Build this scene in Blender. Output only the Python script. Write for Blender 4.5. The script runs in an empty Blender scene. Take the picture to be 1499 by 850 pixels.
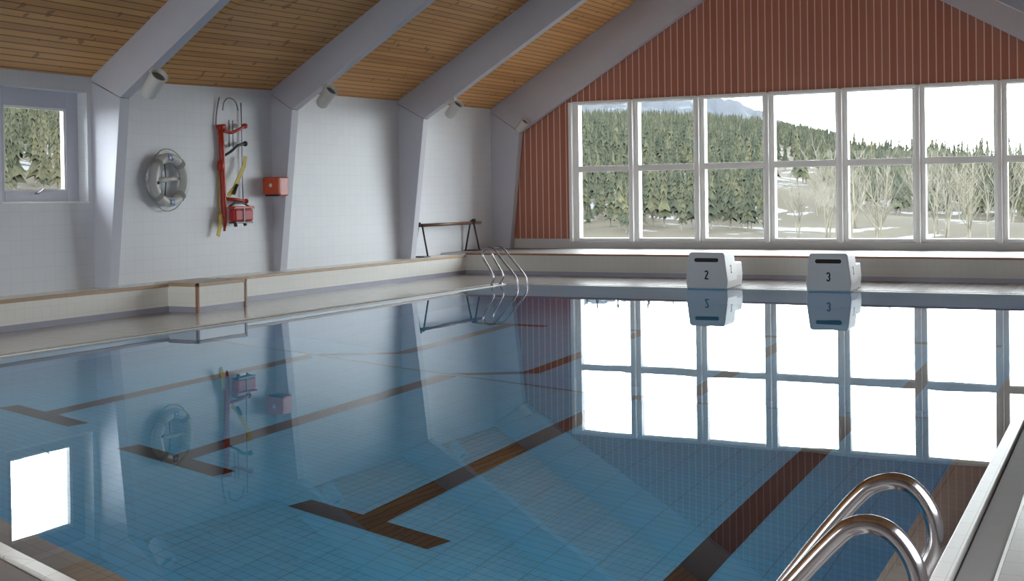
import bpy, bmesh, math, random
from mathutils import Vector, Matrix
S = bpy.context.scene
COL = S.collection
PI = math.pi
rnd = random.Random(7)

# ------------------------------------------------------------------ helpers
def tag(o, label=None, cat=None, group=None, kind=None):
    if label: o['label'] = label
    if cat: o['category'] = cat
    if group: o['group'] = group
    if kind: o['kind'] = kind
    return o

def empty(name, loc=(0, 0, 0), parent=None):
    o = bpy.data.objects.new(name, None)
    COL.objects.link(o)
    o.location = loc
    o.empty_display_size = 0.1
    if parent: o.parent = parent
    return o

class MB:
    """collects faces; build() links them as one mesh object"""
    def __init__(self):
        self.v = []; self.f = []; self.m = []; self.s = []
    def face(self, idx, mat=0, smooth=False):
        self.f.append(tuple(idx)); self.m.append(mat); self.s.append(smooth)
    def add(self, vs, fs, mat=0, smooth=False):
        b = len(self.v)
        self.v += [tuple(p) for p in vs]
        for f in fs: self.face([b + i for i in f], mat, smooth)
        return self
    def box(self, x0, x1, y0, y1, z0, z1, mat=0):
        vs = [(x, y, z) for z in (z0, z1) for y in (y0, y1) for x in (x0, x1)]
        return self.add(vs, [(0, 2, 3, 1), (4, 5, 7, 6), (0, 1, 5, 4), (2, 6, 7, 3), (0, 4, 6, 2), (1, 3, 7, 5)], mat)
    def prism(self, poly, axis, a0, a1, mat=0):
        """poly 2-D outline; axis 'x','y','z' is the extrusion direction"""
        def P(p, a):
            return {'x': (a, p[0], p[1]), 'y': (p[0], a, p[1]), 'z': (p[0], p[1], a)}[axis]
        n = len(poly)
        vs = [P(p, a0) for p in poly] + [P(p, a1) for p in poly]
        fs = [tuple(range(n)), tuple(reversed(range(n, 2 * n)))]
        fs += [(i, i + n, (i + 1) % n + n, (i + 1) % n) for i in range(n)]
        return self.add(vs, fs, mat)
    def tube(self, pts, r, n=10, mat=0, closed=False, cap=True):
        pts = [Vector(p) for p in pts]
        k = len(pts)
        rr = r if isinstance(r, (list, tuple)) else [r] * k
        rings = []
        up = None
        for i in range(k):
            if closed: t = pts[(i + 1) % k] - pts[i - 1]
            else: t = pts[min(i + 1, k - 1)] - pts[max(i - 1, 0)]
            t.normalize()
            if up is None:
                a = Vector((0, 0, 1)) if abs(t.z) < .9 else Vector((1, 0, 0))
                up = (a - t * a.dot(t)).normalized()
            else:
                up = (up - t * up.dot(t))
                up = up.normalized() if up.length > 1e-6 else t.orthogonal().normalized()
            sd = t.cross(up)
            rings.append([pts[i] + (up * math.cos(2 * PI * j / n) + sd * math.sin(2 * PI * j / n)) * rr[i] for j in range(n)])
        b = len(self.v)
        for R in rings: self.v += [tuple(p) for p in R]
        m = k if closed else k - 1
        for i in range(m):
            i2 = (i + 1) % k
            for j in range(n):
                j2 = (j + 1) % n
                self.face([b + i * n + j, b + i * n + j2, b + i2 * n + j2, b + i2 * n + j], mat, True)
        if cap and not closed:
            self.face([b + j for j in reversed(range(n))], mat)
            self.face([b + (k - 1) * n + j for j in range(n)], mat)
        return self
    def lathe(self, prof, M, n=24, mat=0):
        """prof: (r, z) list turned about local z, placed with matrix M"""
        b = len(self.v)
        for r, z in prof:
            for j in range(n):
                a = 2 * PI * j / n
                self.v.append(tuple(M @ Vector((r * math.cos(a), r * math.sin(a), z))))
        for i in range(len(prof) - 1):
            for j in range(n):
                j2 = (j + 1) % n
                self.face([b + i * n + j, b + i * n + j2, b + (i + 1) * n + j2, b + (i + 1) * n + j], mat, True)
        return self
    def build(self, name, mats, parent=None, bevel=0, fix=True, loc=None):
        me = bpy.data.meshes.new(name)
        off = Vector(loc) if loc else Vector((0, 0, 0))
        me.from_pydata([tuple(Vector(p) - off) for p in self.v], [], self.f)
        if not isinstance(mats, (list, tuple)): mats = [mats]
        for m in mats: me.materials.append(m)
        me.polygons.foreach_set('material_index', self.m)
        me.polygons.foreach_set('use_smooth', self.s)
        if fix:
            bm = bmesh.new(); bm.from_mesh(me)
            bmesh.ops.recalc_face_normals(bm, faces=bm.faces)
            bm.to_mesh(me); bm.free()
        me.update()
        o = bpy.data.objects.new(name, me)
        COL.objects.link(o)
        if loc: o.location = loc
        if parent: o.parent = parent
        if bevel:
            md = o.modifiers.new('bevel', 'BEVEL'); md.width = bevel; md.segments = 2; md.limit_method = 'ANGLE'
        return o

def smooth(pts, k=8):
    P = [Vector(p) for p in pts]; out = []
    for i in range(len(P) - 1):
        p0 = P[max(i - 1, 0)]; p1 = P[i]; p2 = P[i + 1]; p3 = P[min(i + 2, len(P) - 1)]
        for j in range(k):
            t = j / k
            out.append(0.5 * ((2 * p1) + (p2 - p0) * t + (2 * p0 - 5 * p1 + 4 * p2 - p3) * t * t + (3 * p1 - p0 - 3 * p2 + p3) * t ** 3))
    out.append(P[-1])
    return out

# ------------------------------------------------------------------ materials
class NT:
    def __init__(self, name):
        self.mat = bpy.data.materials.new(name); self.mat.use_nodes = True
        self.nt = self.mat.node_tree; self.nt.nodes.clear()
        self.out = self.nt.nodes.new('ShaderNodeOutputMaterial')
    def n(self, t, **kw):
        nd = self.nt.nodes.new('ShaderNode' + t)
        for k, v in kw.items(): setattr(nd, k, v)
        return nd
    def l(self, a, b): self.nt.links.new(a, b)
    def math(self, op, a, b=None, c=None):
        nd = self.n('Math', operation=op)
        for i, x in enumerate((a, b, c)):
            if x is None: continue
            if isinstance(x, (int, float)): nd.inputs[i].default_value = x
            else: self.l(x, nd.inputs[i])
        return nd.outputs[0]
    def mix(self, fac, a, b):
        nd = self.n('Mix', data_type='RGBA')
        for i, x in ((0, fac), (6, a), (7, b)):
            if isinstance(x, (int, float)): nd.inputs[i].default_value = x
            elif isinstance(x, (tuple, list)): nd.inputs[i].default_value = (*x[:3], 1)
            else: self.l(x, nd.inputs[i])
        return nd.outputs[2]
    def pos(self):
        g = self.n('NewGeometry'); s = self.n('SeparateXYZ'); self.l(g.outputs['Position'], s.inputs[0])
        return g.outputs['Position'], s.outputs[0], s.outputs[1], s.outputs[2]
    def noise(self, scale, vec=None, detail=3, rough=.6):
        nd = self.n('TexNoise'); nd.inputs['Scale'].default_value = scale
        nd.inputs['Detail'].default_value = detail; nd.inputs['Roughness'].default_value = rough
        if vec is not None: self.l(vec, nd.inputs['Vector'])
        return nd.outputs['Fac']
    def groove(self, coord, pitch, width):
        """1 within width/2 of every multiple of pitch, else 0"""
        m = self.math('PINGPONG', coord, pitch / 2)
        return self.math('LESS_THAN', m, width / 2)
    def bsdf(self, color, rough=.5, spec=.5, metal=0, bump=None, bstr=.2, bdist=.01):
        b = self.n('BsdfPrincipled')
        if isinstance(color, (tuple, list)): b.inputs['Base Color'].default_value = (*color[:3], 1)
        else: self.l(color, b.inputs['Base Color'])
        if isinstance(rough, (int, float)): b.inputs['Roughness'].default_value = rough
        else: self.l(rough, b.inputs['Roughness'])
        b.inputs['Specular IOR Level'].default_value = spec
        b.inputs['Metallic'].default_value = metal
        if bump is not None:
            bp = self.n('Bump'); bp.inputs['Strength'].default_value = bstr; bp.inputs['Distance'].default_value = bdist
            self.l(bump, bp.inputs['Height']); self.l(bp.outputs[0], b.inputs['Normal'])
        self.l(b.outputs[0], self.out.inputs[0])
        return self.mat

def plain(name, col, rough=.5, metal=0, var=.06, scale=6, spec=.5):
    t = NT(name); p = t.pos()[0]
    f = t.noise(scale, p)
    c = t.mix(f, [x * (1 - var) for x in col], [min(1, x * (1 + var)) for x in col])
    return t.bsdf(c, rough, spec, metal)

def tiles(name, col, grout, ax, pitch, width, rough=.35, var=.05, spec=.5, bump=.15, shear=0):
    """grid of tiles; ax = two of 'xyz'"""
    t = NT(name); P, x, y, z = t.pos(); d = dict(x=x, y=y, z=z)
    a, b = d[ax[0]], d[ax[1]]
    if shear: b = t.math('MULTIPLY_ADD', a, shear, b)
    g = t.math('MAXIMUM', t.groove(a, pitch[0], width), t.groove(b, pitch[1], width))
    f = t.noise(3, P)
    # each tile slightly different
    wn = t.n('TexWhiteNoise'); cx = t.n('CombineXYZ')
    t.l(t.math('FLOOR', t.math('DIVIDE', a, pitch[0])), cx.inputs[0]); t.l(t.math('FLOOR', t.math('DIVIDE', b, pitch[1])), cx.inputs[1])
    t.l(cx.outputs[0], wn.inputs[0])
    f = t.math('MULTIPLY_ADD', wn.outputs[0], .5, t.math('MULTIPLY', f, .5))
    c = t.mix(f, [q * (1 - var) for q in col], [min(1, q * (1 + var)) for q in col])
    c = t.mix(g, c, grout)
    return t.bsdf(c, rough, spec, 0, t.math('SUBTRACT', 1.0, g), bump, .004)

def boards(name, c1, c2, line, axis, pitch, width, rough=.45, grain=(40, 1.2, 40), spec=.3, bump=.3, knots=False):
    t = NT(name); P, x, y, z = t.pos(); a = dict(x=x, y=y, z=z)[axis]
    mp = t.n('Mapping'); mp.inputs['Scale'].default_value = grain; t.l(P, mp.inputs[0])
    f = t.noise(1.0, mp.outputs[0], 5, .65)
    wn = t.n('TexWhiteNoise', noise_dimensions='1D'); t.l(t.math('FLOOR', t.math('DIVIDE', a, pitch)), wn.inputs['W'])
    f2 = t.math('MULTIPLY_ADD', wn.outputs[0], .45, t.math('MULTIPLY', f, .6))
    c = t.mix(f2, c1, c2)
    if knots:
        k = t.math('GREATER_THAN', t.noise(5.5, P, 1, .4), .70)
        c = t.mix(t.math('MULTIPLY', k, .55), c, [q * .4 for q in c1])
    g = t.groove(a, pitch, width)
    c = t.mix(g, c, line)
    return t.bsdf(c, rough, spec, 0, t.math('SUBTRACT', 1.0, g), bump, .006)

M = {}
M['wall'] = tiles('white_painted_wall', (.72, .735, .775), (.65, .665, .71), 'yz', (.2, .2), .007, .38, .02, .4)
M['frame'] = plain('white_painted_frame', (.585, .585, .66), .5, var=.03)
M['seam'] = plain('seam_gray', (.2, .2, .22), .8)
M['ceil'] = boards('ceiling_boards', (.54, .225, .07), (.88, .48, .17), (.21, .085, .03), 'x', .105, .014, .4, (30, .8, 30), .4, knots=True)
M['wood_wall'] = boards('red_brown_vertical_boards', (.40, .13, .082), (.53, .22, .14), (.80, .56, .49), 'x', .157, .024, .45, (30, 30, .8), .3, .12)
M['plaster'] = plain('pale_plaster', (.62, .61, .60), .55, var=.03)
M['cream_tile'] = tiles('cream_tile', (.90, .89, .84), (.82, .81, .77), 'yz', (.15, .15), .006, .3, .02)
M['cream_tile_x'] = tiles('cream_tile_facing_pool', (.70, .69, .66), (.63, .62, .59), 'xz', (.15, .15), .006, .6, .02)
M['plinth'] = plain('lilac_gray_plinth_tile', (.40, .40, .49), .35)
M['deck'] = tiles('gray_deck_tile', (.40, .375, .36), (.30, .285, .275), 'xy', (.2, .2), .007, .2, .05, .55)
M['rim'] = tiles('white_rim_tile', (.70, .69, .66), (.5, .5, .48), 'xy', (.245, .245), .006, .3, .03)
M['gutter'] = plain('gray_gutter', (.25, .235, .24), .6, var=.08)
M['groove'] = plain('dark_groove', (.12, .11, .10), .6)
M['pool'] = tiles('blue_pool_tile', (.125, .60, .97), (.085, .40, .68), 'xy', (.30, .09), .009, .35, .07, .4, .1, .29)
M['pool_side'] = plain('blue_pool_wall_tile', (.16, .64, .97), .35, var=.03)
M['lane'] = plain('dark_lane_tile', (.016, .006, .008), .5, var=.15)
M['ledge'] = tiles('beige_ledge_tile', (.50, .42, .36), (.38, .32, .27), 'xy', (.25, .125), .008, .5, .08, .4, .1, .29)
M['platform_top'] = plain('gray_platform_top', (.26, .25, .245), .5)
M['trim'] = plain('light_wood_trim', (.50, .33, .20), .4, var=.12, scale=14)
M['trim_red'] = plain('red_brown_wood_trim', (.34, .15, .075), .4, var=.15, scale=14)
M['dark_wood'] = plain('dark_varnished_wood', (.16, .075, .045), .35, var=.2, scale=20)
M['white_frame'] = plain('white_window_paint', (.90, .89, .88), .4, var=.02)
M['block'] = plain('off_white_block', (.80, .79, .79), .45, var=.03)
M['slot'] = plain('black_brown_slot', (.028, .012, .012), .6)
M['ink'] = plain('black_ink', (.02, .02, .02), .6)
M['steel'] = plain('polished_steel', (.44, .41, .42), .14, 1.0, .04)
M['gray_steel'] = plain('dull_gray_metal', (.30, .30, .32), .35, .8, .08)
M['dark_metal'] = plain('dark_metal', (.05, .045, .045), .4, .3)
M['ring'] = plain('white_ring_foam', (.72, .71, .69), .45, var=.05)
M['rope'] = plain('pale_rope', (.50, .49, .47), .8, var=.1, scale=60)
M['emblem'] = plain('blue_emblem', (.08, .15, .42), .5)
M['red'] = plain('red_paint', (.55, .045, .02), .35, var=.06)
M['red_orange'] = plain('orange_red_plastic', (.62, .095, .035), .35, var=.05)
M['red_cloth'] = plain('red_bag_cloth', (.52, .03, .035), .5, var=.15, scale=30)
M['black'] = plain('black_plastic', (.03, .03, .045), .4)
M['yellow'] = plain('yellow_webbing', (.62, .45, .03), .55, var=.1)
M['can'] = plain('white_lamp_enamel', (.70, .68, .64), .35)
M['lens'] = plain('gray_lamp_lens', (.20, .20, .20), .25)
M['bark'] = plain('conifer_bark', (.10, .085, .07), .9, var=.3)
M['rock'] = plain('gray_rock', (.22, .22, .21), .9, var=.3)

def glass_mat():
    t = NT('window_glass')
    tr = t.n('BsdfTransparent'); tr.inputs[0].default_value = (.93, .95, .94, 1)
    gl = t.n('BsdfGlossy'); gl.inputs['Roughness'].default_value = 0.0
    fr = t.n('Fresnel'); fr.inputs['IOR'].default_value = 1.10
    mx = t.n('MixShader'); t.l(fr.outputs[0], mx.inputs[0]); t.l(tr.outputs[0], mx.inputs[1]); t.l(gl.outputs[0], mx.inputs[2])
    t.l(mx.outputs[0], t.out.inputs[0])
    return t.mat
M['glass'] = glass_mat()

def water_mat():
    t = NT('pool_water')
    g = t.n('BsdfGlass'); g.inputs['IOR'].default_value = 1.333; g.inputs['Roughness'].default_value = 0
    g.inputs['Color'].default_value = (.97, .99, 1, 1)
    P = t.pos()[0]
    mp = t.n('Mapping'); mp.inputs['Scale'].default_value = (1, 1, 1); t.l(P, mp.inputs[0])
    f = t.noise(1.3, mp.outputs[0], 2, .5)
    bp = t.n('Bump'); bp.inputs['Strength'].default_value = .05; bp.inputs['Distance'].default_value = .01
    t.l(f, bp.inputs['Height']); t.l(bp.outputs[0], g.inputs['Normal'])
    t.l(g.outputs[0], t.out.inputs[0])
    return t.mat
M['water'] = water_mat()

def foliage(name, cols, scale=.35):
    t = NT(name); P = t.pos()[0]
    a = t.noise(scale, P, 2); b = t.noise(2.5, P, 2)
    r = t.n('ValToRGB'); e = r.color_ramp.elements
    e[0].position = .30; e[0].color = (*cols[0], 1); e[1].position = .72; e[1].color = (*cols[2], 1)
    m = e.new(.5); m.color = (*cols[1], 1)
    t.l(t.math('MULTIPLY_ADD', b, .4, t.math('MULTIPLY', a, .6)), r.inputs[0])
    return t.bsdf(r.outputs[0], .9, .1)
M['needles'] = foliage('conifer_needles', [(.011, .015, .011), (.028, .031, .021), (.072, .066, .036)])
M['larch'] = foliage('yellow_green_needles', [(.011, .014, .009), (.028, .029, .018), (.068, .057, .029)])
M['birch'] = foliage('pale_bare_bark', [(.065, .058, .046), (.11, .10, .078), (.17, .155, .125)], 1)

def terrain_mat():
    t = NT('hill_ground'); P, x, y, z = t.pos()
    f = t.noise(.12, P, 4); g = t.noise(.9, P, 3)
    c = t.mix(f, (.012, .010, .007), (.042, .032, .020))
    c = t.mix(t.math('MULTIPLY', g, .5), c, (.014, .016, .010))
    snow = t.math('GREATER_THAN', t.noise(.16, P, 5, .65), .575)
    c = t.mix(snow, c, (.085, .088, .095))
    return t.bsdf(c, .95, .1)
M['ground'] = terrain_mat()
def mountain_mat():
    t = NT('bare_mountain'); P = t.pos()[0]
    f = t.noise(.02, P, 5, .7)
    c = t.mix(f, (.014, .018, .024), (.028, .032, .040))
    snow = t.math('GREATER_THAN', t.noise(.014, P, 6, .75), .56)
    c = t.mix(snow, c, (.050, .055, .065))
    return t.bsdf(c, .95, .1)
M['mountain'] = mountain_mat()

# ------------------------------------------------------------------ key dimensions (metres; water level is z = 0)
XW, XE = -14.0, 1.21           # left and right wall faces
XC = (XW + XE) / 2
YB, YF = -4.2, 26.95           # back wall, far (gable) wall
FR = [(-3.7, -13.45, 3.29, -13.75, 3.58, .66), (.68, -13.45, 3.29, -13.75, 3.58, .66), (5.04, -13.45, 3.29, -13.75, 3.59, .66), (9.40, -13.44, 3.29, -13.74, 3.59, .66),
      (13.76, -13.425, 3.284, -13.72, 3.605, .67), (18.10, -13.53, 3.36, -13.85, 3.725, .60),
      (22.46, -13.37, 3.41, -13.735, 3.815, .595), (26.72, -13.22, 3.30, -13.52, 3.89, .605)]   # Y, corner X, corner Z, base X, eave Z, slope
TF = .20
def eave(y):
    r = [(f[0], f[4], f[5]) for f in FR]
    if y <= r[0][0]: return r[0][1:]
    for a, b in zip(r, r[1:]):
        if y <= b[0]:
            t = (y - a[0]) / (b[0] - a[0]); return (a[1] + (b[1] - a[1]) * t, a[2] + (b[2] - a[2]) * t)
    return r[-1][1:]
def struct(o): return tag(o, kind='structure')

# pool outline
def near_y(x): return 4.33 - .3636 * (x + 5.07)
PXL0, PXL1, PXR, PYF = -11.30, -11.02, -.80, 21.60
def left_x(y): return PXL0 + (PXL1 - PXL0) * (y - 6.57) / (21.6 - 6.57)
A0 = (PXL0, near_y(PXL0)); A1 = (PXL1, PYF); A2 = (PXR, PYF); A3 = (PXR, near_y(PXR))
POOL = [A0, A1, A2, A3]
def offset(poly, d):
    """outward offset of a clockwise-or-not convex polygon"""
    c = Vector((sum(p[0] for p in poly) / len(poly), sum(p[1] for p in poly) / len(poly)))
    L = []
    for i in range(len(poly)):
        p = Vector(poly[i]); q = Vector(poly[(i + 1) % len(poly)])
        t = (q - p).normalized(); n = Vector((t.y, -t.x))
        if n.dot(c - p) > 0: n = -n
        L.append((p + n * d, t))
    out = []
    for i in range(len(poly)):
        p1, t1 = L[i - 1]; p2, t2 = L[i]
        den = t1.x * t2.y - t1.y * t2.x
        s = ((p2.x - p1.x) * t2.y - (p2.y - p1.y) * t2.x) / den
        out.append(tuple(p1 + t1 * s))
    return out
def ring(mb, d0, d1, z0, z1, mat=0, base=-.06):
    """raised band round the pool between offsets d0 and d1"""
    a = offset(POOL, d0) if d0 else list(POOL); b = offset(POOL, d1)
    n = 4
    vs = [(*p, base) for p in a] + [(*p, z0) for p in a] + [(*p, z1) for p in b] + [(*p, base) for p in b]
    fs = []
    for i in range(n):
        j = (i + 1) % n
        for k in range(3): fs.append((k * n + i, k * n + j, (k + 1) * n + j, (k + 1) * n + i))
        fs.append((3 * n + i, 3 * n + j, j, i))
    mb.add(vs, fs, mat)

# ------------------------------------------------------------------ setting: floor, pool
m = MB()
inner = offset(POOL, .27)
outer = [(XW - .2, YB - .1), (XW - .2, YF + .2), (XE + .2, YF + .2), (XE + .2, YB - .1)]
vs = [(*p, .012) for p in inner] + [(*p, .012) for p in outer] + [(*p, -.25) for p in inner] + [(*p, -.25) for p in outer]
fs = []
for i in range(4):
    j = (i + 1) % 4
    fs += [(i, j, 4 + j, 4 + i), (8 + i, 12 + i, 12 + j, 8 + j), (i, 8 + i, 8 + j, j), (4 + i, 4 + j, 12 + j, 12 + i)]
m.add(vs, fs)
struct(m.build('floor', M['deck']))
m = MB(); ring(m, .0, .085, .014, .014); struct(m.build('pool_rim', M['rim'], bevel=.006))
m = MB(); ring(m, .085, .10, -.02, -.02, 1); ring(m, .10, .255, -.002, -.002, 0); ring(m, .255, .27, .014, .014, 2)
struct(m.build('pool_gutter', [M['gutter'], M['groove'], M['rim']]))

BRK = [(-11.4, 13.03), (-7.17, 11.68), (-4.2, 10.9), (-.7, 11.0)]
D1, D2 = 1.2, 2.75
def brk(x):
    for a, b in zip(BRK, BRK[1:]):
        if x <= b[0]:
            return a[1] + (b[1] - a[1]) * (x - a[0]) / (b[0] - a[0])
    return BRK[-1][1]
def floor_z(x, y):
    b = brk(x)
    if y <= b: return -D1
    if y >= b + 2: return -D2
    return -D1 - (D2 - D1) * (y - b) / 2
m = MB()
cols = [-11.3, -9.2, -7.17, -5.7, -4.2, -2.5, -.8]
grid = []
for x in cols:
    b = brk(x)
    ys = [near_y(x), b, b + 2, PYF]
    grid.append([(left_x(y) if x == cols[0] else x, y, floor_z(x, y)) for y in ys])
for i in range(len(cols) - 1):
    for k in range(3):
        m.add([grid[i][k], grid[i + 1][k], grid[i + 1][k + 1], grid[i][k + 1]], [(0, 1, 2, 3)], 0)
# walls of the basin (inside faces with thickness behind)
out = offset(POOL, .2)
for i in range(4):
    j = (i + 1) % 4
    p, q, r, s = POOL[i], POOL[j], out[j], out[i]
    m.add([(*p, -.05), (*q, -.05), (*r, -.05), (*s, -.05), (*p, -3), (*q, -3), (*r, -3), (*s, -3)],
          [(0, 1, 5, 4), (2, 3, 7, 6), (0, 3, 2, 1), (4, 5, 6, 7)], 1)
def strip(pa, pb, w, mat=2, dz=.004):
    """dark tile strip on the basin floor from pa to pb"""
    pa, pb = Vector(pa), Vector(pb)
    t = (pb - pa).normalized(); n = Vector((-t.y, t.x)) * w / 2
    L = (pb - pa).length; k = max(1, int(L / .25))
    for i in range(k):
        a = pa + t * (L * i / k); b = pa + t * (L * (i + 1) / k)
        q = [a - n, b - n, b + n, a + n]
        m.add([(p.x, p.y, floor_z(p.x, p.y) + dz) for p in q], [(0, 1, 2, 3)], mat)
for x, ty in ((-8.85, 8.02), (-6.55, 7.2), (-4.32, 6.46), (-2.17, 5.78)):
    strip((x, ty - .05), (x, 17.5), .22)
    strip((x - .64, ty + .19), (x + .64, ty - .17), .20, dz=.008)
    strip((x - .62, 17.5), (x + .62, 17.5), .22, dz=.008)
for a, b in zip(BRK, BRK[1:]):
    a = (max(a[0], -11.28), brk(max(a[0], -11.28))); b = (min(b[0], -.82), b[1])
    strip(a, b, .07, dz=.010)
struct(m.build('pool_basin', [M['pool'], M['pool_side'], M['lane']], fix=False))
# shallow rest ledge on the near and right sides, just under the surface
m = MB()
inn = offset(POOL, -.23)
for i, j in ((2, 3), (3, 0)):
    p, q, r, s = POOL[i], POOL[j], inn[j], inn[i]
    if i == 2: pass
    vs = [(*p, -.10), (*q, -.10), (*r, -.10), (*s, -.10), (*p, -.22), (*q, -.22), (*r, -.22), (*s, -.22)]
    m.add(vs, [(0, 1, 2, 3), (4, 7, 6, 5), (3, 2, 6, 7), (0, 3, 7, 4), (1, 5, 6, 2)])
struct(m.build('pool_ledge', M['ledge']))
m = MB(); m.add([(*p, 0) for p in POOL], [(3, 2, 1, 0)])
w = m.build('pool_water', M['water'], fix=False)
for p in w.data.polygons:
    if p.normal.z < 0: w.data.flip_normals(); break
tag(w, 'still clear blue pool water mirroring the gable windows', 'water', kind='stuff')

# ------------------------------------------------------------------ walls
def holed(mb, u0, u1, v0, v1, holes, put):
    us = sorted({u0, u1, *[h[0] for h in holes], *[h[1] for h in holes]})
    vs_ = sorted({v0, v1, *[h[2] for h in holes], *[h[3] for h in holes]})
    for a, b in zip(us, us[1:]):
        for c, d in zip(vs_, vs_[1:]):
            mu, mv = (a + b) / 2, (c + d) / 2
            if any(h[0] < mu < h[1] and h[2] < mv < h[3] for h in holes): continue
            put(a, b, c, d)
# left wall: deep window recess in the bays before the first visible frame
LWIN = [(12.08 + k * 4.36, 13.66 + k * 4.36, 1.738, 3.37) for k in (0, -1, -2, -3)]
m = MB()
holed(m, YB - .2, YF + .3, -.2, 4.1, LWIN, lambda a, b, c, d: m.box(XW - .36, XW, a, b, c, d))
struct(m.build('wall_left', M['wall']))
RFILL_WIN = [(y + .5, y + 3.9, 1.0, 3.2) for y in (.68,)]  # out-of-view opening in the right wall, added to let in fill light
m = MB()
holed(m, YB - .2, YF + .3, -.2, 4.1, RFILL_WIN, lambda a, b, c, d: m.box(XE, XE + .3, a, b, c, d))
struct(m.build('wall_right', M['wall']))
def roof_z(x, y):
    z, s = eave(y)
    return z + s * (min(x - XW, XE - x))
BACK_FILL_WIN = (-13.4, -7.4, 1.0, 3.8)  # unseen back-wall opening, added to brighten gable wall and rafter faces
m = MB(); y0, y1 = YB - .25, YB
m.box(XW - .3, BACK_FILL_WIN[0], y0, y1, -.2, 3.4); m.box(BACK_FILL_WIN[1], XE + .3, y0, y1, -.2, 3.4); m.box(BACK_FILL_WIN[0], BACK_FILL_WIN[1], y0, y1, -.2, BACK_FILL_WIN[2])
m.prism([(XW - .3, 3.4), (BACK_FILL_WIN[0], 3.4), (BACK_FILL_WIN[0], BACK_FILL_WIN[3]), (BACK_FILL_WIN[1], BACK_FILL_WIN[3]), (BACK_FILL_WIN[1], 3.4), (XE + .3, 3.4), (XE + .3, roof_z(XE, YB) + .05), (XC, roof_z(XC, YB) + .1), (XW - .3, roof_z(XW, YB) + .05)], 'y', y0, y1)
struct(m.build('wall_back', M['wall']))
# far gable wall with the band of windows
WN = 7; WW = 1.602; WX0 = -12.00; WZ0, WZM, WZ1 = .651, 2.366, 3.945
WXL, WXR = -11.945, WX0 + 7 * WW
m = MB()
zl, sl = eave(YF)
xa, xb = WXL, WXR
def gz(x): return zl + sl * min(x - XW, XE - x) + .12
m.prism([(XW - .2, .71), (xa, .71), (xa, gz(xa)), (XW - .2, gz(XW - .2))], 'y', YF, YF + .25)
m.prism([(xb, .71), (XE + .2, .71), (XE + .2, gz(XE + .2)), (xb, gz(xb))], 'y', YF, YF + .25)
m.prism([(xa, WZ1), (xb, WZ1), (xb, gz(xb)), (XC, gz(XC)), (xa, gz(xa))], 'y', YF, YF + .25)
struct(m.build('wall_far', M['wood_wall']))
m = MB(); m.box(XW - .2, XE + .2, YF - .02, YF + .25, -.1, WZ0); m.box(XW - .2, xa, YF - .02, YF + .25, WZ0, .71); m.box(xb, XE + .2, YF - .02, YF + .25, WZ0, .71)
m.box(xa, xb, YF - .05, YF + .02, WZ0 - .035, WZ0)
struct(m.build('trim_1', M['plaster']))

# ceiling: two boarded slopes lofted over the frames
m = MB()
ys = [YB - .2] + [f[0] + .1 for f in FR] + [YF + .3]
for sd in (0, 1):
    xe = XW - .3 if sd == 0 else XE + .3
    for a, b in zip(ys, ys[1:]):
        q = [(xe, a), (XC, a), (XC, b), (xe, b)]
        lo = [(x, y, roof_z(x, y)) for x, y in q]; hi = [(x, y, z + .2) for x, y, z in lo]
        m.add(lo + hi, [(0, 1, 2, 3), (4, 7, 6, 5), (0, 4, 5, 1), (2, 6, 7, 3), (0, 3, 7, 4), (1, 5, 6, 2)])
struct(m.build('ceiling', M['ceil']))

# portal frames: tapered column + rafter on both sides
def frame(i):
    y, xc, zc, xb_, ze, s = FR[i]
    root = struct(empty('portal_frame', (XW, y, 0)))
    for sd in (0, 1):
        mx = (lambda x: x) if sd == 0 else (lambda x: XE - (x - XW))
        eps = .012
        col = [(XW - .1, 0.0), (xb_, 0.0), (xb_, .44), (xc, zc - eps), (XW - .1, ze - eps + .1 * (ze - zc) / (xc - XW) * -0 )]
        col = [(mx(x) - XW, z) for x, z in col]
        m = MB(); m.prism(col, 'y', 0, TF); m.build('column', M['frame'], root, bevel=.008)
        zr = zc + s * (XC - xc)
        raf = [(XW - .1, ze + .002), (xc, zc), (XC, zr), (XC, ze + s * (XC - XW) + .05), (XW, ze + .05), (XW - .1, ze + .0)]
        raf = [(mx(x) - XW, z) for x, z in raf]
        m = MB(); m.prism(raf, 'y', 0, TF); m.build('rafter', M['frame'], root, bevel=.006)
        if sd == 0:
            m = MB(); m.prism([(XW - .05 - XW, ze - eps), (xc - .01 - XW, zc - eps), (xc - .01 - XW, zc), (XW - .05 - XW, ze)], 'y', .01, TF - .01); m.build('joint', M['seam'], root)
for i in range(len(FR)): frame(i)

# ------------------------------------------------------------------ tiled seat ledge along the left wall, raised platform at the gable
XBF = -13.354; YP = 24.2
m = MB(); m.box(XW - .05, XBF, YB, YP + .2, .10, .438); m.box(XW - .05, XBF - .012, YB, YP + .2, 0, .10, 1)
lg = struct(m.build('seat_ledge', [M['cream_tile'], M['plinth']]))
m = MB(); m.box(XBF - .05, XBF + .018, YB, YP - .02, .398, .446); m.build('nosing', M['trim'], lg, bevel=.006)
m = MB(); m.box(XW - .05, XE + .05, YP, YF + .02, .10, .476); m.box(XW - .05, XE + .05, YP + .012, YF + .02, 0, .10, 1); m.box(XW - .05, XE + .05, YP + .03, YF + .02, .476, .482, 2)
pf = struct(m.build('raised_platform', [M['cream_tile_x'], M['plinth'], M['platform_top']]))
m = MB(); m.box(XBF, XE, YP - .02, YP + .05, .446, .486); m.build('nosing', M['trim_red'], pf, bevel=.006)

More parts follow.
